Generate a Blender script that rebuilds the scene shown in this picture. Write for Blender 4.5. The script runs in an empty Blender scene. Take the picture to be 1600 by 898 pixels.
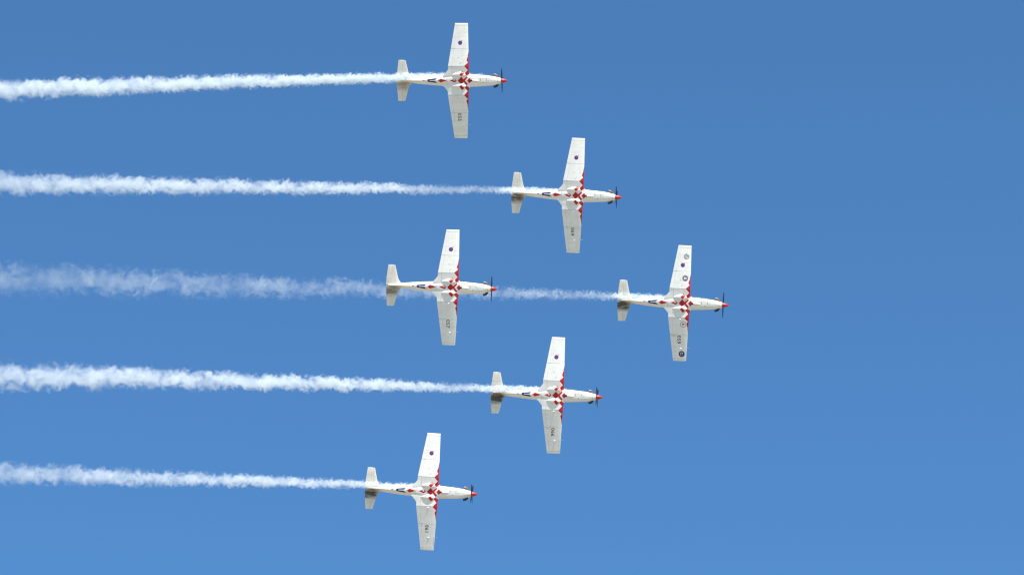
import bpy, bmesh, math, random
from mathutils import Vector, Matrix, noise as mnoise
from mathutils.bvhtree import BVHTree

random.seed(7)
R = math.radians
scene = bpy.context.scene
COL = scene.collection

# ------------------------------------------------------------------ camera
PITCH = R(30)
FOCAL_PX = 6200.0                    # photo pixels (1600 wide)
CAM = Vector((0, 0, 1.7))
FWD = Vector((0, math.cos(PITCH), math.sin(PITCH)))
RIGHT = Vector((1, 0, 0))
UP = RIGHT.cross(FWD)
cd = bpy.data.cameras.new("camera")
cam = bpy.data.objects.new("camera", cd)
COL.objects.link(cam)
cam.location = CAM
cam.rotation_euler = (math.pi / 2 + PITCH, 0, 0)
cd.sensor_width = 36
cd.lens = 36 * FOCAL_PX / 1600
cd.clip_start = 1
cd.clip_end = 60000
scene.camera = cam

# ------------------------------------------------------------------ light
SUN_EL, SUN_AZ = R(49.4), R(162)      # azimuth clockwise from +Y: behind the camera, a little to the right
SUNV = Vector((math.sin(SUN_AZ) * math.cos(SUN_EL), math.cos(SUN_AZ) * math.cos(SUN_EL), math.sin(SUN_EL)))
world = bpy.data.worlds.new("World")
scene.world = world
world.use_nodes = True
wn, wl = world.node_tree.nodes, world.node_tree.links
wn.clear()
sky = wn.new("ShaderNodeTexSky")
sky.sky_type = 'NISHITA'
sky.sun_disc = False
sky.sun_elevation = SUN_EL
sky.sun_rotation = SUN_AZ
sky.altitude = 100
sky.air_density = 0.7
sky.dust_density = 0.3
sky.ozone_density = 10.0
bg = wn.new("ShaderNodeBackground")
bg.inputs["Strength"].default_value = 0.129
wo = wn.new("ShaderNodeOutputWorld")
tint = wn.new("ShaderNodeMix")                 # the deep clear blue of this air
tint.data_type = 'RGBA'
tint.blend_type = 'MULTIPLY'
tint.inputs[0].default_value = 1
tint.inputs[7].default_value = (0.83, 1.09, 1.01, 1)
wl.new(sky.outputs[0], tint.inputs[6])
wl.new(tint.outputs[2], bg.inputs[0])
wl.new(bg.outputs[0], wo.inputs[0])
sd = bpy.data.lights.new("sun", 'SUN')
sd.energy = 4.9
sd.angle = R(0.5)
sd.color = (1.0, 0.94, 0.85)
sun = bpy.data.objects.new("sun", sd)
COL.objects.link(sun)
sun.rotation_euler = SUNV.to_track_quat('Z', 'Y').to_euler()
sun.location = (0, 0, 300)

scene.view_settings.view_transform = 'Standard'
scene.view_settings.look = 'None'
scene.view_settings.gamma = 1
scene.view_settings.use_curve_mapping = False
scene.view_settings.exposure = 0.75
cy = scene.cycles
cy.max_bounces = 12
cy.diffuse_bounces = 4
cy.volume_bounces = 8
cy.transparent_max_bounces = 24
cy.use_denoising = True
cy.pixel_filter_type = 'BLACKMAN_HARRIS'
cy.filter_width = 1.3


def at(px, py, depth):
    """a point of the air seen at a place of the photo, this far along the view axis"""
    return CAM + FWD * depth + RIGHT * ((px - 800) / FOCAL_PX * depth) + UP * ((449 - py) / FOCAL_PX * depth)


# ------------------------------------------------------------------ node helper
class E:
    """a float socket with arithmetic"""
    nt = None

    def __init__(s, sock): s.s = sock

    @staticmethod
    def m(op, *a, clamp=False):
        n = E.nt.nodes.new("ShaderNodeMath")
        n.operation = op
        n.use_clamp = clamp
        for i, v in enumerate(a):
            if isinstance(v, E): E.nt.links.new(v.s, n.inputs[i])
            else: n.inputs[i].default_value = v
        return E(n.outputs[0])

    def __add__(s, o): return E.m('ADD', s, o)
    __radd__ = __add__
    def __sub__(s, o): return E.m('SUBTRACT', s, o)
    def __rsub__(s, o): return E.m('SUBTRACT', o, s)
    def __mul__(s, o): return E.m('MULTIPLY', s, o)
    __rmul__ = __mul__
    def __truediv__(s, o): return E.m('DIVIDE', s, o)
    def __rtruediv__(s, o): return E.m('DIVIDE', o, s)
    def lt(s, o): return E.m('LESS_THAN', s, o)
    def gt(s, o): return E.m('GREATER_THAN', s, o)
    def mn(s, o): return E.m('MINIMUM', s, o)
    def mx(s, o): return E.m('MAXIMUM', s, o)
    def abs(s): return E.m('ABSOLUTE', s)
    def clamp(s): return E.m('ADD', s, 0.0, clamp=True)


def smooth(e, a, b):
    n = E.nt.nodes.new("ShaderNodeMapRange")
    n.interpolation_type = 'SMOOTHSTEP'
    E.nt.links.new(e.s, n.inputs[0])
    n.inputs[1].default_value = a
    n.inputs[2].default_value = b
    return E(n.outputs[0])


def mixc(fac, a, b):
    n = E.nt.nodes.new("ShaderNodeMix")
    n.data_type = 'RGBA'
    for sock, v in ((n.inputs[0], fac), (n.inputs[6], a), (n.inputs[7], b)):
        if isinstance(v, E): E.nt.links.new(v.s, sock)
        elif isinstance(v, bpy.types.NodeSocket): E.nt.links.new(v, sock)
        elif isinstance(v, tuple): sock.default_value = (*v, 1)
        else: sock.default_value = v
    return n.outputs[2]


def new_mat(name):
    m = bpy.data.materials.new(name)
    m.use_nodes = True
    E.nt = m.node_tree
    return m, m.node_tree.nodes, m.node_tree.links, m.node_tree.nodes["Principled BSDF"]


def noise_e(vec, scale, detail=3, rough=0.52, fine=2.05):
    n = E.nt.nodes.new("ShaderNodeTexNoise")
    E.nt.links.new(vec, n.inputs["Vector"])
    n.inputs["Scale"].default_value = scale
    n.inputs["Detail"].default_value = detail
    n.inputs["Roughness"].default_value = rough
    return E(n.outputs[0])


def plain(name, col, rough=0.4, metal=0.0, var=0.15, coat=0.0):
    m, n, l, b = new_mat(name)
    tc = n.new("ShaderNodeTexCoord")
    f = noise_e(tc.outputs["Object"], 9, 4, 0.6)
    l.new(mixc(smooth(f, 0.3, 0.75), tuple(c * (1 - var) for c in col), tuple(min(1, c * (1 + var)) for c in col)), b.inputs["Base Color"])
    b.inputs["Roughness"].default_value = rough
    b.inputs["Metallic"].default_value = metal
    b.inputs["Coat Weight"].default_value = coat
    return m


# the livery: aircraft coordinates, X forward, Y left (downwards in the photo), Z up
S = 17.8                             # photo pixels per metre where the pattern was measured


def inside(x, y, pts):
    """convex polygon in (pixels aft/forward of the leading edge, pixels from the centreline)"""
    P = [(1.0 + a / S, b / S) for a, b in pts]
    area = sum(P[i][0] * P[(i + 1) % len(P)][1] - P[(i + 1) % len(P)][0] * P[i][1] for i in range(len(P)))
    if area < 0: P.reverse()
    out = None
    for i in range(len(P)):
        (x0, y0), (x1, y1) = P[i], P[(i + 1) % len(P)]
        dx, dy = x1 - x0, y1 - y0
        ln = math.hypot(dx, dy)
        # left of the edge: dx*(y-y0) - dy*(x-x0) > 0
        d = E.m('MULTIPLY_ADD', x, -dy / ln, E.m('MULTIPLY_ADD', y, dx / ln, (dy * x0 - dx * y0) / ln))
        out = d if out is None else out.mn(d)
    return out


RED_POLYS = [
    [(-48.7, 0), (-44.9, 2.9), (-34.9, 0), (-44.9, -2.9)],
    [(-30, 0), (-22, 2.9), (-19.2, 0), (-22, -2.9)],
    [(-17.4, 0), (-12, 5.7), (-6.6, 0), (-12, -5.7)],
    [(-14.7, 9.5), (-10.4, 14.6), (-7.1, 11.6), (-11.6, 6.8)],
    [(-9.0, 0.8), (-3.4, 7.0), (-1.7, 5.3), (-6.8, -0.8)],
    [(-2.7, 0), (0.9, 4.3), (4.5, 0), (0.9, -4.3)],
    # the zigzag along the leading edge
    [(4, 49.5), (-0.3, 49.5), (-2.0, 39), (4, 39)],
    [(4, 39), (-1.6, 39), (-3.7, 31.6), (-1.4, 28.2), (4, 28.2)],
    [(4, 28.4), (-1.4, 28.4), (-7.2, 22.9), (-1.6, 16.4), (4, 16.4)],
    [(4, 16.6), (-1.5, 16.6), (-6.3, 11.2), (-3.6, 8.2), (4, 13.5)],
]
NAVY_POLYS = [
    [(-65.8, 0.4), (-65.8, 1.9), (-50.2, 4.0), (-53.8, 0.75)],
    [(-65.6, 1.5), (-62.3, 1.4), (-62.3, -1.4), (-65.6, -1.5)],
    [(-73.5, 0.5), (-70.5, 0.6), (-70.5, -0.6), (-73.5, -0.5)],
]


def paint_material(name, livery=True):
    m, n, l, b = new_mat(name)
    tc = n.new("ShaderNodeTexCoord")
    sep = n.new("ShaderNodeSeparateXYZ")
    l.new(tc.outputs["Object"], sep.inputs[0])
    x, y, z = E(sep.outputs[0]), E(sep.outputs[1]), E(sep.outputs[2])
    ay = y.abs()
    geo = n.new("ShaderNodeNewGeometry")
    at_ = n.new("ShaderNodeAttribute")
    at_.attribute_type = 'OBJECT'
    at_.attribute_name = "soot_shade"
    soot_shade = E(at_.outputs["Fac"])
    own = n.new("ShaderNodeVectorMath")          # every aircraft has its own dirt
    own.operation = 'ADD'
    l.new(tc.outputs["Object"], own.inputs[0])
    l.new((soot_shade * 37.0).s, own.inputs[1])
    f1 = noise_e(own.outputs[0], 1.7, 5, 0.6)
    f2 = noise_e(own.outputs[0], 9.0, 4, 0.6)
    base = mixc(smooth(f1, 0.35, 0.7), (0.80, 0.80, 0.775), (0.74, 0.735, 0.70))
    base = mixc(smooth(f2, 0.55, 0.8) * 0.22, base, (0.62, 0.6, 0.55))
    # streaks running aft
    mp = n.new("ShaderNodeMapping")
    mp.inputs["Scale"].default_value = (0.5, 9, 3)
    l.new(own.outputs[0], mp.inputs[0])
    st = noise_e(mp.outputs[0], 1.0, 4, 0.6)
    base = mixc(smooth(st, 0.5, 0.8) * 0.38, base, (0.5, 0.48, 0.43))
    # cream primer tint towards the tail, then soot plus painted fuselage shadow under it
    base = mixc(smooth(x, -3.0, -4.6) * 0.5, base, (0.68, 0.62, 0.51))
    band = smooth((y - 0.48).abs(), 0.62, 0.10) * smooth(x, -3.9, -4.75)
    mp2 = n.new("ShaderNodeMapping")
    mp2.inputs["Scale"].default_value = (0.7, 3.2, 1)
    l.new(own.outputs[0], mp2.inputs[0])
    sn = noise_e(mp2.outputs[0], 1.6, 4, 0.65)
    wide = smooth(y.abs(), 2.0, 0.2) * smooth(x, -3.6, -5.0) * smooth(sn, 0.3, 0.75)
    soot_shade_mask = (soot_shade * (band * (0.55 + 0.85 * sn) + 0.6 * wide)).clamp()
    base = mixc(soot_shade_mask, base, (0.058, 0.056, 0.054))
    if livery:
        red = None
        for p in RED_POLYS:
            d = inside(x, ay, p)
            red = d if red is None else red.mx(d)
        under = z.lt(0.1)
        redm = red.gt(-0.010) * under
        # the small white patch inside the arrow
        wh = inside(x, y, [(-25, -1.4), (-22.6, 0.5), (-21, -0.9), (-22.6, -2.1)]).gt(0)
        redm = redm * (1.0 - wh)
        fr = noise_e(tc.outputs["Object"], 3, 4, 0.6)
        redc = mixc(fr, (0.40, 0.003, 0.008), (0.47, 0.005, 0.011))
        base = mixc(redm, base, redc)
        nav = None
        for p in NAVY_POLYS:
            d = inside(x, ay, p)
            nav = d if nav is None else nav.mx(d)
        base = mixc(nav.gt(0) * z.lt(0.0), base, (0.014, 0.026, 0.13))
    # panel seams
    def line(e, w): return e.abs().lt(w)
    seam = line(ay - 1.27, 0.018) * x.lt(0.62) * x.gt(-1.0)
    seam = seam.mx(line(x + 0.50, 0.014) * ay.lt(1.27) * ay.gt(0.5))
    seam = seam.mx(line(ay - 2.8, 0.012) * x.lt(0.9) * x.gt(-0.75) * ay.lt(3))
    seam = seam.mx(line(ay - 4.86, 0.012) * x.lt(0.9) * x.gt(-0.4))
    seam = seam.mx(line(x + 0.95, 0.014) * ay.lt(0.35) * z.lt(0))
    seam = seam.mx(line(x - 3.55, 0.016) * ay.lt(0.6))
    seam = seam.mx(line(x - 2.55, 0.014) * ay.lt(0.2) * z.lt(0))
    seam = seam.mx(line(x - 2.02, 0.012) * ay.lt(0.28) * z.lt(0))
    seam = seam.mx(line(ay - 0.2, 0.010) * x.gt(1.9) * x.lt(3.1) * z.lt(-0.3))
    seam = seam.mx(line(y, 0.010) * x.gt(2.5) * x.lt(3.4) * z.lt(-0.3))
    seam = seam.mx(line(x - 0.55, 0.010) * ay.gt(1.3) * ay.lt(4.9) * 0.25)
    for q in (1.95, 3.55, 4.25):
        seam = seam.mx(line(ay - q, 0.010) * x.lt(0.9) * x.gt(-0.5) * 0.35)
    seam = seam.mx(line(x + 0.05, 0.010) * ay.gt(1.3) * ay.lt(4.9) * 0.25)
    seam = seam.mx(line(x + 5.0, 0.012) * ay.gt(0.3) * 0.8)
    base = mixc(seam * 0.55, base, (0.12, 0.11, 0.10))
    # little vents and drains under the right wing and the nose
    def spot(px, py, a, c): return inside(x, y, [(px - a, py - c), (px + a, py - c), (px + a, py + c), (px - a, py + c)]).gt(0)
    sp = spot(-14.2, -26.5, 0.9, 0.5)
    for q in ((-16.2, -36, 0.35, 1.3), (-23.3, -49.8, 1.0, 0.4), (-12.5, -28.5, 0.4, 0.7), (18.5, -1.6, 0.35, 1.5), (27.4, -2.2, 0.4, 1.4),
              (23.0, 3.0, 1.0, 0.6), (30.5, 1.0, 0.8, 0.35), (-62, -4.2, 1.1, 0.5), (-22.6, 51.6, 0.8, 0.4)):
        sp = sp.mx(spot(*q))
    base = mixc(sp * 0.7, base, (0.06, 0.06, 0.06))
    l.new(base, b.inputs["Base Color"])
    b.inputs["Roughness"].default_value = 0.42
    b.inputs["Specular IOR Level"].default_value = 0.45
    return m


M_PAINT = paint_material("aircraft_paint")
M_RED = plain("red_paint", (0.46, 0.016, 0.012), 0.38, var=0.08)
M_DARK = plain("black_blade", (0.018, 0.018, 0.02), 0.24)
M_TIPW = plain("grey_blade_tip", (0.1, 0.1, 0.1), 0.4)
M_EXH = plain("burnt_exhaust_metal", (0.20, 0.145, 0.095), 0.5, metal=0.4, var=0.35)
M_EXHB = plain("shaded_exhaust_metal", (0.03, 0.028, 0.026), 0.5, metal=0.2, var=0.3)  # left exhaust: the same metal with its shade painted into the colour
M_SOOT = plain("sooty_inside", (0.012, 0.011, 0.01), 0.8)
M_GLASS = plain("tinted_canopy_glass", (0.03, 0.035, 0.04), 0.06, coat=0.5)
M_INK = plain("dark_green_number", (0.035, 0.045, 0.042), 0.5)
M_NAVY = plain("navy_emblem", (0.02, 0.027, 0.15), 0.5)
M_MAG = plain("magenta_emblem", (0.26, 0.025, 0.25), 0.5)
M_RINGB = plain("slate_blue_ring", (0.13, 0.15, 0.22), 0.5)
M_EWHITE = plain("white_emblem", (0.72, 0.72, 0.72), 0.5)
M_EPALE = plain("faded_grey_emblem", (0.5, 0.5, 0.49), 0.5)
M_GREYE = plain("grey_emblem", (0.30, 0.30, 0.31), 0.5)
M_TAN = plain("tan_emblem", (0.5, 0.36, 0.16), 0.5)
M_PINK = plain("pink_emblem", (0.6, 0.16, 0.26), 0.5)
M_LAMP = plain("clear_lamp_cover", (0.85, 0.85, 0.85), 0.12, coat=0.5)
M_METAL = plain("bare_metal", (0.55, 0.55, 0.54), 0.35, metal=0.8)


# ------------------------------------------------------------------ mesh helpers
def link(name, bm, mats, parent=None, smooth_angle=35):
    bmesh.ops.recalc_face_normals(bm, faces=bm.faces[:])
    me = bpy.data.meshes.new(name)
    bm.to_mesh(me)
    bm.free()
    for mt in (mats if isinstance(mats, (list, tuple)) else [mats]): me.materials.append(mt)
    me.polygons.foreach_set("use_smooth", [True] * len(me.polygons))
    me.set_sharp_from_angle(angle=R(smooth_angle))
    o = bpy.data.objects.new(name, me)
    COL.objects.link(o)
    o.parent = parent
    return o


def loft(bm, rings, cap0=True, cap1=True, mat=0):
    vr = [[bm.verts.new(p) for p in r] for r in rings]
    n = len(vr[0])
    for a, b in zip(vr, vr[1:]):
        for i in range(n):
            j = (i + 1) % n
            f = bm.faces.new((a[i], a[j], b[j], b[i]))
            f.material_index = mat
    if cap0: bm.faces.new(vr[0]).material_index = mat
    if cap1: bm.faces.new(vr[-1]).material_index = mat
    return vr


def tube(bm, path, radii, n=14, cap=True, mat=0, sx=1.0):
    rings = []
    for i, p in enumerate(path):
        p = Vector(p)
        t = (Vector(path[min(i + 1, len(path) - 1)]) - Vector(path[max(i - 1, 0)])).normalized()
        a = t.cross(Vector((0, 0, 1)))
        if a.length < 1e-3: a = t.cross(Vector((0, 1, 0)))
        a.normalize()
        c = a.cross(t).normalized()
        rings.append([p + (a * math.cos(k * 2 * math.pi / n) * sx + c * math.sin(k * 2 * math.pi / n)) * radii[i] for k in range(n)])
    loft(bm, rings, cap, cap, mat)


def interp(tab, v):
    if v <= tab[0][0]: return tab[0][1:]
    for a, b in zip(tab, tab[1:]):
        if v <= b[0]:
            t = (v - a[0]) / (b[0] - a[0])
            return tuple(p + (q - p) * t for p, q in zip(a[1:], b[1:]))
    return tab[-1][1:]


def spline(tab, v):
    """Catmull-Rom over a table of rows"""
    k = 0
    while k < len(tab) - 2 and v > tab[k + 1][0]: k += 1
    p1, p2 = tab[k], tab[k + 1]
    p0, p3 = tab[max(k - 1, 0)], tab[min(k + 2, len(tab) - 1)]
    h = p2[0] - p1[0]
    t = (v - p1[0]) / h
    out = []
    for i in range(1, len(p1)):
        m1 = (p2[i] - p0[i]) / (p2[0] - p0[0]) * h
        m2 = (p3[i] - p1[i]) / (p3[0] - p1[0]) * h
        out.append((2 * t**3 - 3 * t**2 + 1) * p1[i] + (t**3 - 2 * t**2 + t) * m1 + (-2 * t**3 + 3 * t**2) * p2[i] + (t**3 - t**2) * m2)
    return out


def foil(t):
    """half-thickness shape over the chord, 1 at its fullest"""
    return 2.58 * (1.4845 * math.sqrt(max(t, 0)) - 0.63 * t - 1.758 * t**2 + 1.4215 * t**3 - 0.518 * t**4) / 1.29


def foil_ring(xle, xte, y, zc, th, t0=0.0, t1=1.0, n=16, vertical=False):
    """section between two chord fractions, upper side then lower side"""
    c = xle - xte
    ts = [t0 + (t1 - t0) * (0.5 - 0.5 * math.cos(math.pi * i / n)) for i in range(n + 1)]
    up = [(xle - t * c, foil(t) * th * c * (0.5 if vertical else 0.62) + 0.004) for t in ts]
    lo = [(xle - t * c, -foil(t) * th * c * (0.5 if vertical else 0.38) - 0.004) for t in ts]
    pts = up + lo[::-1]
    if vertical: return [Vector((px, y + h, zc)) for px, h in pts]
    return [Vector((px, y, zc + h)) for px, h in pts]


# ------------------------------------------------------------------ the aircraft, built once
AIR = bpy.data.objects.new("propeller_aircraft", None)
AIR.empty_display_size = 2
COL.objects.link(AIR)

FUS = [  # X, half width, bottom, widest line, top, bottom exponent
    (-5.30, 0.05, 0.20, 0.30, 0.42, 2.0),
    (-4.6, 0.15, 0.04, 0.25, 0.50, 1.9),
    (-4.0, 0.235, -0.08, 0.20, 0.55, 1.9),
    (-3.3, 0.315, -0.20, 0.16, 0.60, 1.9),
    (-2.77, 0.36, -0.28, 0.14, 0.63, 2.0),
    (-2.1, 0.415, -0.37, 0.12, 0.66, 2.1),
    (-1.25, 0.475, -0.46, 0.10, 0.68, 2.3),
    (-0.6, 0.52, -0.51, 0.07, 0.70, 3.2),
    (0.0, 0.55, -0.535, 0.05, 0.70, 3.6),
    (1.0, 0.55, -0.55, 0.02, 0.66, 3.6),
    (1.6, 0.52, -0.555, 0.0, 0.58, 3.5),
    (2.27, 0.475, -0.53, -0.02, 0.50, 3.8),
    (2.9, 0.42, -0.475, -0.02, 0.42, 3.3),
    (3.4, 0.345, -0.39, -0.02, 0.35, 2.4),
    (3.62, 0.295, -0.33, 0.0, 0.30, 2.0),
    (3.74, 0.255, -0.27, 0.0, 0.265, 2.0),
]


def fus_ring(X, n=40):
    w, zb, zm, zt, eb = spline(FUS, X)
    ring = []
    for k in range(n):
        a = 2 * math.pi * k / n
        ca, sa = math.cos(a), math.sin(a)
        e = eb if sa < 0 else 2.0
        yy = w * math.copysign(abs(ca) ** (2 / e), ca)
        hh = (zm - zb) if sa < 0 else (zt - zm)
        ring.append(Vector((X, yy, zm + hh * math.copysign(abs(sa) ** (2 / e), sa))))
    return ring


fus_bm = bmesh.new()
XS = [-5.30 + i * (3.74 + 5.30) / 80 for i in range(81)]
loft(fus_bm, [fus_ring(X) for X in XS])
tube(fus_bm, [(3.72, 0, 0), (3.80, 0, 0)], [0.235, 0.215], 32)            # backing ring behind the spinner
fus_for_bvh = fus_bm.copy()
link("fuselage", fus_bm, M_PAINT, AIR)

# wings: image-up wing is the right one (negative Y)
HINGE = 0.82


def wing_row(a):
    """leading edge, trailing edge, chord height, thickness at a distance from the centreline"""
    zb = -0.45
    if a <= 1.27:
        le = 1.0 + (0.985 - 1.0) * a / 1.27
        te = -0.855
        if a < 0.74: le += 0.11 * min(1, (0.74 - a) / 0.12)
        if a < 0.98: te = -0.865 - 0.46 * (1 - max(0, (a - 0.42)) / 0.56) ** 1.25
        z = zb + (1.27 - a) * math.tan(R(3.2))
        th = 0.285 / 1.85 * 1.85 / (le - te)
    else:
        t = (a - 1.27) / (5.06 - 1.27)
        le = 0.985 + (0.853 - 0.985) * t
        te = -0.855 + (-0.29 + 0.855) * t
        z = zb + (a - 1.27) * math.tan(R(6.6))
        th = 0.152 + (0.12 - 0.152) * t
    return le, te, z, th


wings = {}
wing_bvh_bm = bmesh.new()
for s in (-1, 1):
    bm = bmesh.new()
    inner = [0.0, 0.2, 0.42, 0.5, 0.6, 0.72, 0.84, 0.98, 1.12, 1.268]
    rings = []
    for a in inner:
        le, te, z, th = wing_row(a)
        rings.append(foil_ring(le, te, s * a, z, th))
    loft(bm, rings)
    rings = []
    for a in [1.274 + (4.98 - 1.274) * i / 14 for i in range(15)]:
        le, te, z, th = wing_row(a)
        rings.append(foil_ring(le, te, s * a, z, th, 0, HINGE))
    loft(bm, rings)
    # the tip, full chord, rounded off
    rings = []
    for a, k in ((4.982, 1), (5.02, 0.93), (5.05, 0.7), (5.062, 0.3)):
        le, te, z, th = wing_row(a)
        rings.append(foil_ring(le - 0.02 * (1 - k), te, s * a, z + 0.02 * (1 - k), th * k))
    loft(bm, rings)
    tmp = bpy.data.meshes.new("tmp")
    bm.to_mesh(tmp)
    wing_bvh_bm.from_mesh(tmp)
    wings[s] = link("wing", bm, M_PAINT, AIR, 30)
    for nm, a0, a1 in (("flap", 1.285, 2.785), ("aileron", 2.815, 4.965)):
        b2 = bmesh.new()
        rings = []
        for a in [a0 + (a1 - a0) * i / 6 for i in range(7)]:
            le, te, z, th = wing_row(a)
            rings.append(foil_ring(le, te, s * a, z, th, HINGE + 0.004, 1.0, 8))
        loft(b2, rings)
        b2.to_mesh(tmp)
        wing_bvh_bm.from_mesh(tmp)
        link(nm, b2, M_PAINT, wings[s], 30)
    bpy.data.meshes.remove(tmp)
wing_bvh_bm.normal_update()
WBVH = BVHTree.FromBMesh(wing_bvh_bm)


def under(x, y):
    hit = WBVH.ray_cast(Vector((x, y, -3)), Vector((0, 0, 1)))[0]
    return hit.z if hit else -0.5


# tailplane, elevators
def tail_row(a):
    t = min(a / 1.8, 1)
    le = -4.30 + (-4.74 + 4.30) * t
    if a < 0.75: le += 0.42 * (1 - a / 0.75) ** 2.2        # root fillet
    te = -5.50 + 0.14 * max(0, t - 0.28) / 0.72
    return le, te, 0.42, 0.10


for s in (-1, 1):
    bm = bmesh.new()
    hx = lambda a: (-4.69 + (-4.89 + 4.69) * min(a / 1.8, 1))
    rings = []
    for a in (0.0, 0.1, 0.2, 0.3, 0.42, 0.55, 0.72, 1.0, 1.3, 1.6, 1.79):
        le, te, z, th = tail_row(a)
        rings.append(foil_ring(le, te, s * a, z, th, 0, (le - hx(a)) / (le - te), 10))
    loft(bm, rings)
    tp = link("tailplane", bm, M_PAINT, AIR, 30)
    b2 = bmesh.new()
    rings = []
    for a, k in ((0.05, 1), (0.3, 1), (0.6, 1), (1.0, 1), (1.4, 1), (1.76, 1), (1.79, 0.8), (1.81, 0.3)):
        le, te, z, th = tail_row(a)
        rings.append(foil_ring(le, te, s * a, z, th * k, (le - hx(a) + 0.010) / (le - te), 1.0, 10))
    loft(b2, rings)
    link("elevator", b2, M_PAINT, tp, 30)

# fin and rudder (behind the body from here)
bm = bmesh.new()
rings = []
for zz in (0.35, 0.7, 1.2, 1.8, 2.15):
    t = (zz - 0.35) / 1.8
    rings.append(foil_ring(-3.9 - 0.75 * t - (0 if t > 0.2 else -0.5 * (0.2 - t) / 0.2), -5.35 - 0.1 * t, 0, zz, 0.10, 0, 0.60, 10, True))
loft(bm, rings)
fin = link("fin", bm, M_PAINT, AIR, 30)
bm = bmesh.new()
rings = []
for zz in (0.45, 0.8, 1.2, 1.8, 2.13):
    t = (zz - 0.35) / 1.8
    rings.append(foil_ring(-3.9 - 0.75 * t, -5.35 - 0.1 * t, 0, zz, 0.10, 0.625, 1.0, 10, True))
loft(bm, rings)
link("rudder", bm, M_PAINT, fin, 30)

# ventral fin: a thin keel under the tail
bm = bmesh.new()
rings = []
for X, d in ((-2.95, 0.0), (-3.4, 0.06), (-4.0, 0.15), (-4.6, 0.24), (-5.0, 0.27), (-5.12, 0.22)):
    w, zb = spline(FUS, X)[:2]
    hw = 0.03 + 0.012 * min(1, (X + 5.12) / 1.0)
    rings.append([Vector((X, -hw, zb + 0.10)), Vector((X, -0.014, zb - d)), Vector((X, 0.014, zb - d)), Vector((X, hw, zb + 0.10))])
loft(bm, rings)
link("ventral_fin", bm, M_PAINT, AIR, 30)

# canopy on the far side of the body
bm = bmesh.new()
rings = []
for i in range(17):
    t = i / 16
    X = 1.75 - 3.75 * t
    k = max(0.02, math.sin(math.pi * t ** 0.85)) ** 0.6
    rings.append([Vector((X, 0.43 * math.cos(math.pi * j / 14) * min(1, k + 0.1), 0.5 + 0.82 * k * math.sin(math.pi * j / 14))) for j in range(15)])
loft(bm, rings)
can = link("canopy", bm, M_GLASS, AIR)
for X in (1.15, -0.25, -1.3):
    bm = bmesh.new()
    t = (1.75 - X) / 3.75
    k = math.sin(math.pi * t ** 0.85) ** 0.6
    tube(bm, [(X, 0.445 * math.cos(math.pi * j / 14) * min(1, k + 0.1), 0.5 + 0.84 * k * math.sin(math.pi * j / 14)) for j in range(15)], [0.028] * 15, 6)
    link("canopy_frame", bm, M_PAINT, can)

# main wheel bulges under the centre section
for s in (-1, 1):
    bm = bmesh.new()
    rings = []
    for i in range(19):
        t = i / 18
        X = 0.82 - 1.34 * t
        k = max(0.012, (math.sin(math.pi * t ** 0.8)) ** 0.85)
        rings.append([Vector((X, s * 0.50 + 0.30 * k * math.copysign(abs(math.cos(a)) ** 1.0, math.cos(a)) + s * 0.0,
                              -0.47 - 0.20 * k * abs(math.sin(a)) ** 1.25 if math.sin(a) < 0 else -0.47 + 0.04 * k * math.sin(a)))
                      for a in [2 * math.pi * j / 24 for j in range(24)]])
    loft(bm, rings)
    link("wheel_fairing", bm, M_PAINT, AIR, 50)

# scoop under the nose with its black outlet
bm = bmesh.new()
rings = []
for i in range(13):
    t = i / 12
    X = 1.95 - 0.62 * t
    k = 0.05 + 0.95 * math.sin(0.5 * math.pi * min(1, t * 1.15)) ** 0.8
    rings.append([Vector((X, 0.125 * k * math.cos(a), -0.535 - (0.15 * k * math.sin(a) if math.sin(a) > 0 else 0.03 * math.sin(a)))) for a in [2 * math.pi * j / 16 for j in range(16)]])
loft(bm, rings)
sc = link("air_scoop", bm, M_PAINT, AIR, 50)
bm = bmesh.new()
rings = []
for X, k in ((1.345, 1.0), (1.26, 0.95), (1.16, 0.7), (1.08, 0.35)):
    rings.append([Vector((X, 0.085 * k * math.cos(a), -0.54 - 0.055 * k * max(0, math.sin(a)) + 0.03 * max(0, -math.sin(a)))) for a in [2 * math.pi * j / 12 for j in range(12)]])
loft(bm, rings)
link("scoop_outlet", bm, M_SOOT, sc, 50)

# exhaust stubs
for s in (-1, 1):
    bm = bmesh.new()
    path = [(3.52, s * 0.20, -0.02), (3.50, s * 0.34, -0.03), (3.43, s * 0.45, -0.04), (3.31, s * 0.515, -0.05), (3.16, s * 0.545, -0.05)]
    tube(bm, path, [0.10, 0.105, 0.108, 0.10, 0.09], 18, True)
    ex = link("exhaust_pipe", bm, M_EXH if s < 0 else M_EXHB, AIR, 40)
    ex["label"] = "tan heat-stained exhaust pipe" if s < 0 else "exhaust pipe painted dark as if in shade"
    bm = bmesh.new()
    tube(bm, [(3.165, s * 0.544, -0.05), (3.152, s * 0.547, -0.05)], [0.078, 0.074], 18)
    link("exhaust_mouth", bm, M_SOOT, ex)

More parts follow.
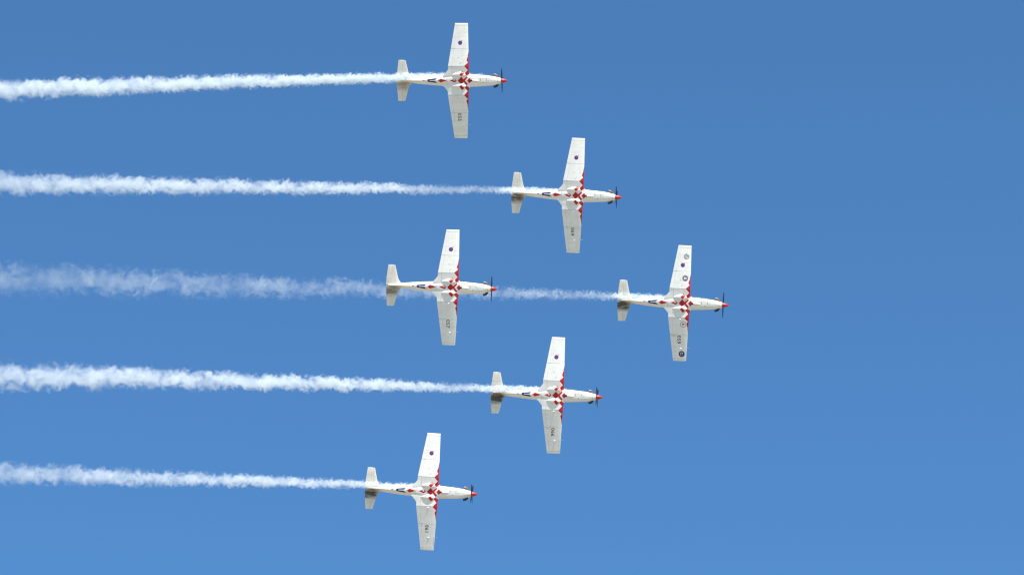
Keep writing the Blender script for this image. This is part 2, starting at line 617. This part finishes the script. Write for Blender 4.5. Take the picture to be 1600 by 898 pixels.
# propeller: hub with spinner and four blades, turning about its own origin
bm = bmesh.new()
tube(bm, [(-0.10, 0, 0), (0.14, 0, 0)], [0.17, 0.17], 28)
PROP = link("propeller", bm, M_DARK, AIR)
PROP.location = (3.88, 0, 0)
bm = bmesh.new()
prof = [(-0.055, 0.215), (0.0, 0.218), (0.1, 0.205), (0.2, 0.175), (0.3, 0.135), (0.4, 0.085), (0.47, 0.04), (0.497, 0.012)]
tube(bm, [(a, 0, 0) for a, r in prof], [r for a, r in prof], 32)
link("spinner", bm, M_RED, PROP, 40)
for q in range(4):
    rot = Matrix.Rotation(q * math.pi / 2, 4, 'X')
    bm = bmesh.new()
    rings = []
    for i in range(15):
        t = i / 14
        r = 0.12 + (1.14 - 0.12) * t
        ch = interp([(0, 0.10), (0.2, 0.13), (0.45, 0.165), (0.8, 0.15), (0.94, 0.12), (1, 0.05)], t)[0]
        tk = interp([(0, 0.09), (0.2, 0.045), (0.6, 0.018), (1, 0.008)], t)[0]
        pa = R(58 - 32 * t)                    # angle of the chord out of the prop disc
        ring = []
        for j in range(12):
            a = 2 * math.pi * j / 12
            u, v = math.cos(a) * ch / 2, math.sin(a) * tk / 2
            ring.append(rot @ Vector((u * math.sin(pa) + v * math.cos(pa), -r, u * math.cos(pa) - v * math.sin(pa))))
        rings.append(ring)
    loft(bm, rings)
    bm.faces.ensure_lookup_table()
    for f in bm.faces:
        if f.calc_center_median().length > 1.115: f.material_index = 1
    link("blade", bm, [M_DARK, M_TIPW], PROP, 40)

# small fittings under the left wing
bm = bmesh.new()
xl = wing_row(3.88)[0]
zl = wing_row(3.88)[2]
tube(bm, [(xl - 0.1, 3.88, zl - 0.06), (xl - 0.02, 3.88, zl - 0.09), (xl + 0.24, 3.88, zl - 0.09)], [0.016, 0.016, 0.012], 8)
link("pitot_tube", bm, M_METAL, AIR)


def dome(cx, cy, r, h):
    bm = bmesh.new()
    z0 = under(cx, cy)
    rings = []
    for i in range(5):
        a = math.pi / 2 * i / 4
        rings.append([Vector((cx + 1.5 * r * math.cos(a) * math.cos(b) + 1e-3 * math.cos(b), cy + r * math.cos(a) * math.sin(b) + 1e-3 * math.sin(b), z0 + 0.01 - h * math.sin(a)))
                      for b in [2 * math.pi * j / 12 for j in range(12)]])
    loft(bm, rings)
    return bm


for cx, cy in ((1.0 - 14.2 / S, 25 / S), (1.0 - 11.5 / S, 70.5 / S)):
    link("wing_lamp", dome(cx, cy, 0.062, 0.05), M_LAMP, AIR, 60)


# ------------------------------------------------------------------ emblems and numbers, laid on the skin of the wing
def patch(bm, polys, cx, cy, mat, lift):
    """flat shapes around (cx, cy), each vertex set on the wing's underside"""
    for pts in polys:
        vs = [bm.verts.new((cx + a, cy + b, under(cx + a, cy + b) - lift)) for a, b in pts]
        bm.faces.new(vs).material_index = mat


def disc(r, n=28, ox=0, oy=0, kx=1.0): return [(ox + kx * r * math.cos(2 * math.pi * i / n), oy + r * math.sin(2 * math.pi * i / n)) for i in range(n)]


def ring_quads(r0, r1, n=28, a0=0.0, a1=2 * math.pi):
    out = []
    for i in range(n):
        p, q = a0 + (a1 - a0) * i / n, a0 + (a1 - a0) * (i + 1) / n
        out.append([(r0 * math.cos(p), r0 * math.sin(p)), (r1 * math.cos(p), r1 * math.sin(p)), (r1 * math.cos(q), r1 * math.sin(q)), (r0 * math.cos(q), r0 * math.sin(q))])
    return out


def roundel_bm():
    bm = bmesh.new()
    cx, cy = 1.0 - 14.3 / S, -59.3 / S
    patch(bm, [disc(0.185)], cx, cy, 0, 0.004)
    patch(bm, [disc(0.118, ox=0.012, oy=-0.01)], cx, cy, 1, 0.007)
    patch(bm, ring_quads(0.03, 0.062, 8, 2.6, 4.6) + ring_quads(0.085, 0.112, 6, 0.4, 1.6), cx, cy, 0, 0.010)
    patch(bm, [[(0.10, -0.15), (0.13, -0.14), (0.215, -0.235), (0.185, -0.25)]], cx, cy, 0, 0.004)
    return bm


link("squadron_emblem", roundel_bm(), [M_NAVY, M_MAG], AIR)


def number_object(text, parent):
    cu = bpy.data.curves.new("number", 'FONT')
    cu.body = text
    cu.size = 0.44
    cu.align_x = 'CENTER'
    cu.align_y = 'CENTER'
    cu.space_character = 1.12
    cu.offset = 0.006
    cu.resolution_u = 3
    tmp = bpy.data.objects.new("number", cu)
    COL.objects.link(tmp)
    dg = bpy.context.evaluated_depsgraph_get()
    me = bpy.data.meshes.new_from_object(tmp.evaluated_get(dg))
    COL.objects.unlink(tmp)
    bpy.data.objects.remove(tmp)
    bpy.data.curves.remove(cu)
    cx, cy = 1.0 - 14.5 / S, 56.9 / S
    ox = sum(v.co.x for v in me.vertices) / len(me.vertices)
    xs = [v.co.x for v in me.vertices]
    ys = [v.co.y for v in me.vertices]
    mx, my = (min(xs) + max(xs)) / 2, (min(ys) + max(ys)) / 2
    for v in me.vertices:
        X, Y = cx + (v.co.y - my), cy + (v.co.x - mx)
        v.co = Vector((X, Y, under(X, Y) - 0.005))
    me.name = "registration_number"
    me.materials.clear()
    me.materials.append(M_INK)
    o = bpy.data.objects.new("registration_number", me)
    COL.objects.link(o)
    o.parent = parent
    return o


def extra_emblems(parent):
    """the four round crests that only the leading aircraft wears"""
    # pale crest near the right wing tip, dark outline on one side
    bm = bmesh.new()
    cx, cy = 1.0 - 9.2 / S, -73 / S
    patch(bm, [disc(0.235)], cx, cy, 0, 0.004)
    patch(bm, ring_quads(0.185, 0.235, 16, 1.2, 4.9), cx, cy, 1, 0.007)
    patch(bm, [[(-0.05, -0.15), (0.16, -0.13), (0.17, 0.0), (0.0, 0.02)]], cx, cy, 2, 0.007)
    patch(bm, [[(-0.12, 0.02), (-0.02, 0.04), (-0.03, 0.16), (-0.1, 0.12)]], cx, cy, 3, 0.007)
    patch(bm, ring_quads(0.2, 0.24, 8, -0.5, 0.9), cx, cy, 4, 0.007)
    link("round_crest", bm, [M_EPALE, M_RINGB, M_GREYE, M_TAN, M_RINGB], parent)
    # ringed crest with a white bird
    bm = bmesh.new()
    cx, cy = 1.0 - 9.2 / S, -39 / S
    patch(bm, [disc(0.262)], cx, cy, 1, 0.004)
    patch(bm, ring_quads(0.195, 0.235, 28), cx, cy, 2, 0.007)
    patch(bm, [disc(0.19)], cx, cy, 3, 0.007)
    patch(bm, [[(-0.15, 0.02), (-0.02, -0.16), (0.03, -0.02), (0.16, -0.1), (0.1, 0.1), (0.0, 0.05), (-0.04, 0.15)]], cx, cy, 0, 0.010)
    patch(bm, [[(0.03, 0.06), (0.12, 0.12), (0.05, 0.16)]], cx, cy, 4, 0.010)
    link("round_crest", bm, [M_EWHITE, M_RINGB, M_GREYE, M_NAVY, M_PINK], parent)
    # thin ring with a dark sign inside, under the left wing
    bm = bmesh.new()
    cx, cy = 1.0 - 8.9 / S, 33 / S
    patch(bm, ring_quads(0.232, 0.262, 32), cx, cy, 0, 0.004)
    patch(bm, [[(-0.13, 0.02), (-0.08, -0.06), (0.06, -0.02), (0.02, 0.05)], [(-0.02, -0.1), (0.12, -0.06), (0.1, 0.0), (-0.01, -0.05)], [(-0.1, 0.08), (0.02, 0.06), (-0.02, 0.11)]], cx, cy, 0, 0.004)
    link("ring_emblem", bm, [M_INK], parent)
    # navy disc near the left wing tip with pale swirls
    bm = bmesh.new()
    cx, cy = 1.0 - 9.7 / S, 79 / S
    patch(bm, [disc(0.265)], cx, cy, 0, 0.004)
    patch(bm, ring_quads(0.10, 0.145, 10, 2.6, 5.2) + ring_quads(0.05, 0.085, 8, -0.6, 1.6), cx, cy, 1, 0.007)
    patch(bm, [[(0.02, -0.14), (0.14, -0.1), (0.12, -0.04), (0.04, -0.07)], [(-0.1, 0.06), (-0.03, 0.12), (-0.09, 0.15)]], cx, cy, 1, 0.007)
    link("round_crest", bm, [M_NAVY, M_EWHITE], parent)


# ------------------------------------------------------------------ the six aircraft
def children(o): return [c for c in bpy.data.objects if c.parent == o]


def copy_tree(o, parent=None):
    c = o.copy()
    COL.objects.link(c)
    c.parent = parent
    for ch in children(o): copy_tree(ch, c)
    return c


def each(o):
    yield o
    for c in children(o): yield from each(c)


#          number, middle of the wing tips' leading edge (px), tilt, span (px), prop turn, soot and painted tail shadow, label
FLEET = [
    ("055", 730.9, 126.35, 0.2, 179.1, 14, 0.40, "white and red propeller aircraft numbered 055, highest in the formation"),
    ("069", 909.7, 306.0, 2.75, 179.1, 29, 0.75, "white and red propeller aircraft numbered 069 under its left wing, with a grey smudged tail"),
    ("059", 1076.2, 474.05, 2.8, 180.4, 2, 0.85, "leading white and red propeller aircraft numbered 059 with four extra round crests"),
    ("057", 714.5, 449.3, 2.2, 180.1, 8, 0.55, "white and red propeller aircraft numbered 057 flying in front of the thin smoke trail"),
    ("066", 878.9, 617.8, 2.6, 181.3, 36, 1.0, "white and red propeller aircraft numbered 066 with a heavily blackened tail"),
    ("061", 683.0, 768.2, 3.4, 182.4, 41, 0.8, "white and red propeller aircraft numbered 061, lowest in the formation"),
]
DEPTH = {}
PLACE = {}
for i, (num, px, py, tilt, span, turn, soot_shade, lab) in enumerate(FLEET):
    a = AIR if i == 0 else copy_tree(AIR)
    FLEET[i] = FLEET[i] + (a,)
for num, px, py, tilt, span, turn, soot_shade, lab, a in FLEET:
    depth = FOCAL_PX * 10.12 / span
    p = at(px, py, depth)
    z = (p - CAM).normalized()
    xr = (RIGHT * math.cos(R(tilt)) - UP * math.sin(R(tilt)))
    xr = (xr - z * xr.dot(z)).normalized()
    z0 = z
    z, xr = z0 * math.cos(R(6)) + xr * math.sin(R(6)), xr * math.cos(R(6)) - z0 * math.sin(R(6))
    yv = z.cross(xr)
    rot = Matrix((xr, yv, z)).transposed().to_4x4()
    a.matrix_world = Matrix.Translation(p - xr * 0.853) @ rot
    DEPTH[num], PLACE[num] = depth, a.matrix_world.copy()
    a["label"] = lab
    a["category"] = "aircraft"
    a["group"] = "display team aircraft flying in formation"
    number_object(num, a)
    if num == "059": extra_emblems(a)
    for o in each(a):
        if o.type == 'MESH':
            o["soot_shade"] = soot_shade
            if o.name.split(".")[0] == "propeller": o.rotation_euler = (R(turn), 0, 0)


# ------------------------------------------------------------------ smoke
def radius(u, r0, slope): return r0 * (1 - math.exp(-(u + 0.25) / 1.7)) + slope * u


def smoke_trail(num, end_px, end_py, end_depth, bend, r0, slope, peak, prof, amp, seed, lab, rough=0.52, fine=2.05):
    """u runs aft from the exhaust along local X; local frame sits at the right-hand exhaust"""
    start = PLACE[num] @ Vector((3.1, -0.50, 0.12))
    end = at(end_px, end_py, end_depth)
    xa = (end - start)
    ln = xa.length
    xa.normalize()
    za = (FWD - xa * FWD.dot(xa)).normalized()
    ya = za.cross(xa)
    off = lambda u: bend * math.sin(math.pi * u / ln)
    bm = bmesh.new()
    n = 26
    rings = []
    N = int(ln / 0.16)
    for i in range(N + 1):
        u = ln * i / N
        rr = radius(u, r0, slope)
        rn = 0.25 + slope * u
        L = math.log(1 + slope * u / 0.25) / slope
        ring = []
        for k in range(n):
            a = 2 * math.pi * k / n
            q = Vector((L * 1.0 + seed * 7.3, math.cos(a) * 1.1, math.sin(a) * 1.1))
            hb = 1.28 + 0.25 * mnoise.noise(q * 1.1) + 0.12 * mnoise.noise(q * 2.6)
            h = rr * hb * (0.4 + 0.6 * min(1, u / 1.0))
            ring.append(Vector((u, h * math.cos(a) + off(u), h * math.sin(a) + SINK * (1 - math.exp(-u / 5)))))
        rings.append(ring)
    loft(bm, rings)
    m, nd, l, b = new_mat("smoke_" + num)
    nd.remove(b)
    tc = nd.new("ShaderNodeTexCoord")
    sep = nd.new("ShaderNodeSeparateXYZ")
    l.new(tc.outputs["Object"], sep.inputs[0])
    u, y, z = (E(q) for q in sep.outputs[:3])
    rr = E.m('MULTIPLY_ADD', 1.0 - E.m('EXPONENT', (u + 0.25) * (-1 / 1.7)), r0, u * slope)
    rn = E.m('MULTIPLY_ADD', u, slope, 0.25)
    L = E.m('LOGARITHM', rn / 0.25, math.e) * (1 / slope)
    yo = y - (E.m('SINE', u * (math.pi / ln)) * bend)
    wv = nd.new("ShaderNodeCombineXYZ")
    l.new((L * 0.33).s, wv.inputs[0])
    wv.inputs[1].default_value = seed * 3.1
    yo = yo - (noise_e(wv.outputs[0], 1.0, 2, 0.5) - 0.5) * rn * 0.75   # the plume wanders
    z = z - (1.0 - E.m('EXPONENT', u * (-1 / 5))) * SINK
    r = E.m('SQRT', yo * yo + z * z)
    cv = nd.new("ShaderNodeCombineXYZ")
    l.new((L * 1.0 + r / rn * 0.15).s, cv.inputs[0])
    l.new((yo / rn).s, cv.inputs[1])
    l.new((z / rn + seed * 11.7).s, cv.inputs[2])
    # swirl: bend the coordinates with a coarse colour noise
    wn_ = nd.new("ShaderNodeTexNoise")
    wn_.inputs["Scale"].default_value = 0.8
    wn_.inputs["Detail"].default_value = 1
    l.new(cv.outputs[0], wn_.inputs["Vector"])
    vm = nd.new("ShaderNodeVectorMath")
    vm.operation = 'MULTIPLY_ADD'
    l.new(wn_.outputs["Color"], vm.inputs[0])
    vm.inputs[1].default_value = (1.1, 1.1, 1.1)
    l.new(cv.outputs[0], vm.inputs[2])
    f = noise_e(vm.outputs[0], fine, 4, rough)
    f = f * 0.68 + noise_e(vm.outputs[0], 0.8, 1, 0.5) * 0.32
    clump = noise_e(cv.outputs[0], 0.45, 2, 0.5)
    q = r / rr
    d = (1.0 - q) + (f - 0.5) * amp
    dens = smooth(d, 0.0, 0.7)
    ramp = nd.new("ShaderNodeValToRGB")
    l.new((u / ln).s, ramp.inputs[0])
    el = ramp.color_ramp.elements
    while len(el) < len(prof): el.new(0.5)
    for e_, (p_, v_) in zip(el, prof):
        e_.position = p_
        e_.color = (v_, v_, v_, 1)
    sepc = nd.new("ShaderNodeSeparateColor")
    l.new(ramp.outputs[0], sepc.inputs[0])
    dens = dens * E(sepc.outputs[0]) * peak * E.m('MULTIPLY_ADD', smooth(clump, 0.3, 0.7), 0.9, 0.5)
    vol = nd.new("ShaderNodeVolumePrincipled")
    vol.inputs["Color"].default_value = (0.86, 0.91, 0.94, 1)
    vol.inputs["Anisotropy"].default_value = 0.1
    l.new(dens.s, vol.inputs["Density"])
    # the thinnest outer mist
    tr = nd.new("ShaderNodeBsdfTransparent")
    df = nd.new("ShaderNodeBsdfDiffuse")
    df.inputs[0].default_value = (0.9, 0.92, 0.95, 1)
    mx = nd.new("ShaderNodeMixShader")
    mx.inputs[0].default_value = 0.001
    l.new(tr.outputs[0], mx.inputs[1])
    l.new(df.outputs[0], mx.inputs[2])
    out = nd["Material Output"]
    l.new(mx.outputs[0], out.inputs["Surface"])
    l.new(vol.outputs[0], out.inputs["Volume"])
    m.cycles.volume_step_rate = 0.05
    o = link("smoke_trail", bm, m, None, 180)
    o.matrix_world = Matrix.Translation(start) @ Matrix((xa, ya, za)).transposed().to_4x4()
    o["label"] = lab
    o["category"] = "smoke trail"
    o["group"] = "white smoke trails of the display team"
    return o


SINK = 0.75                          # the plume follows the body's slant past the tail, then straightens


D = DEPTH
smoke_trail("055", -60, 143, D["055"] + 1, 0.12, 0.33, 0.0155, 5.4, [(0, 0.12), (0.045, 0.3), (0.07, 1.0), (0.16, 1.0), (0.5, 0.45), (1, 0.24)], 2.7, 1,
            "thick opaque white smoke trail behind the topmost aircraft 055")
smoke_trail("069", -60, 285.5, D["069"] + 1, 0.0, 0.215, 0.0158, 3.8, [(0, 0.12), (0.045, 0.3), (0.06, 1.0), (0.155, 0.9), (0.18, 0.26), (0.27, 0.3), (0.34, 0.6), (0.6, 0.34), (1, 0.15)], 3.0, 2,
            "white smoke trail behind aircraft 069, thinner just aft of its tail")
smoke_trail("059", -60, 434, D["059"] + 5, 0.0, 0.20, 0.0203, 4.0, [(0, 0.1), (0.03, 0.3), (0.045, 1), (0.125, 0.9), (0.15, 0.2), (0.3, 0.105), (0.5, 0.058), (1, 0.037)], 4.4, 3,
            "faint wispy smoke trail of leading aircraft 059, passing behind aircraft 057", fine=2.3)
smoke_trail("066", -60, 584.5, D["066"] + 1, 0.0, 0.215, 0.0200, 4.2, [(0, 0.12), (0.045, 0.3), (0.06, 1.0), (0.16, 0.9), (0.19, 0.35), (0.26, 0.5), (0.33, 0.65), (0.6, 0.3), (1, 0.13)], 3.1, 4,
            "broad white scalloped smoke trail behind aircraft 066")
smoke_trail("061", -60, 738.5, D["061"] + 1, 0.0, 0.215, 0.0195, 3.5, [(0, 0.12), (0.05, 0.3), (0.08, 1.0), (0.3, 0.7), (0.6, 0.26), (1, 0.10)], 3.2, 5,
            "white smoke trail behind the lowest aircraft 061, fraying at its far end")

# ------------------------------------------------------------------ the ground below, out of the picture: it lights the undersides
m, nd, l, b = new_mat("dry_grass_field")
tc = nd.new("ShaderNodeTexCoord")
f = noise_e(tc.outputs["Object"], 0.02, 6, 0.6)
g = noise_e(tc.outputs["Object"], 1.5, 4, 0.6)
l.new(mixc(smooth(f, 0.35, 0.65) * 0.7 + g * 0.3, (0.22, 0.188, 0.12), (0.30, 0.257, 0.17)), b.inputs["Base Color"])
b.inputs["Roughness"].default_value = 0.95
bm = bmesh.new()
ring = [bm.verts.new((30000 * math.cos(2 * math.pi * i / 64), 30000 * math.sin(2 * math.pi * i / 64), 0)) for i in range(64)]
bm.faces.new(ring)
gr = link("ground", bm, m)
gr["kind"] = "structure"
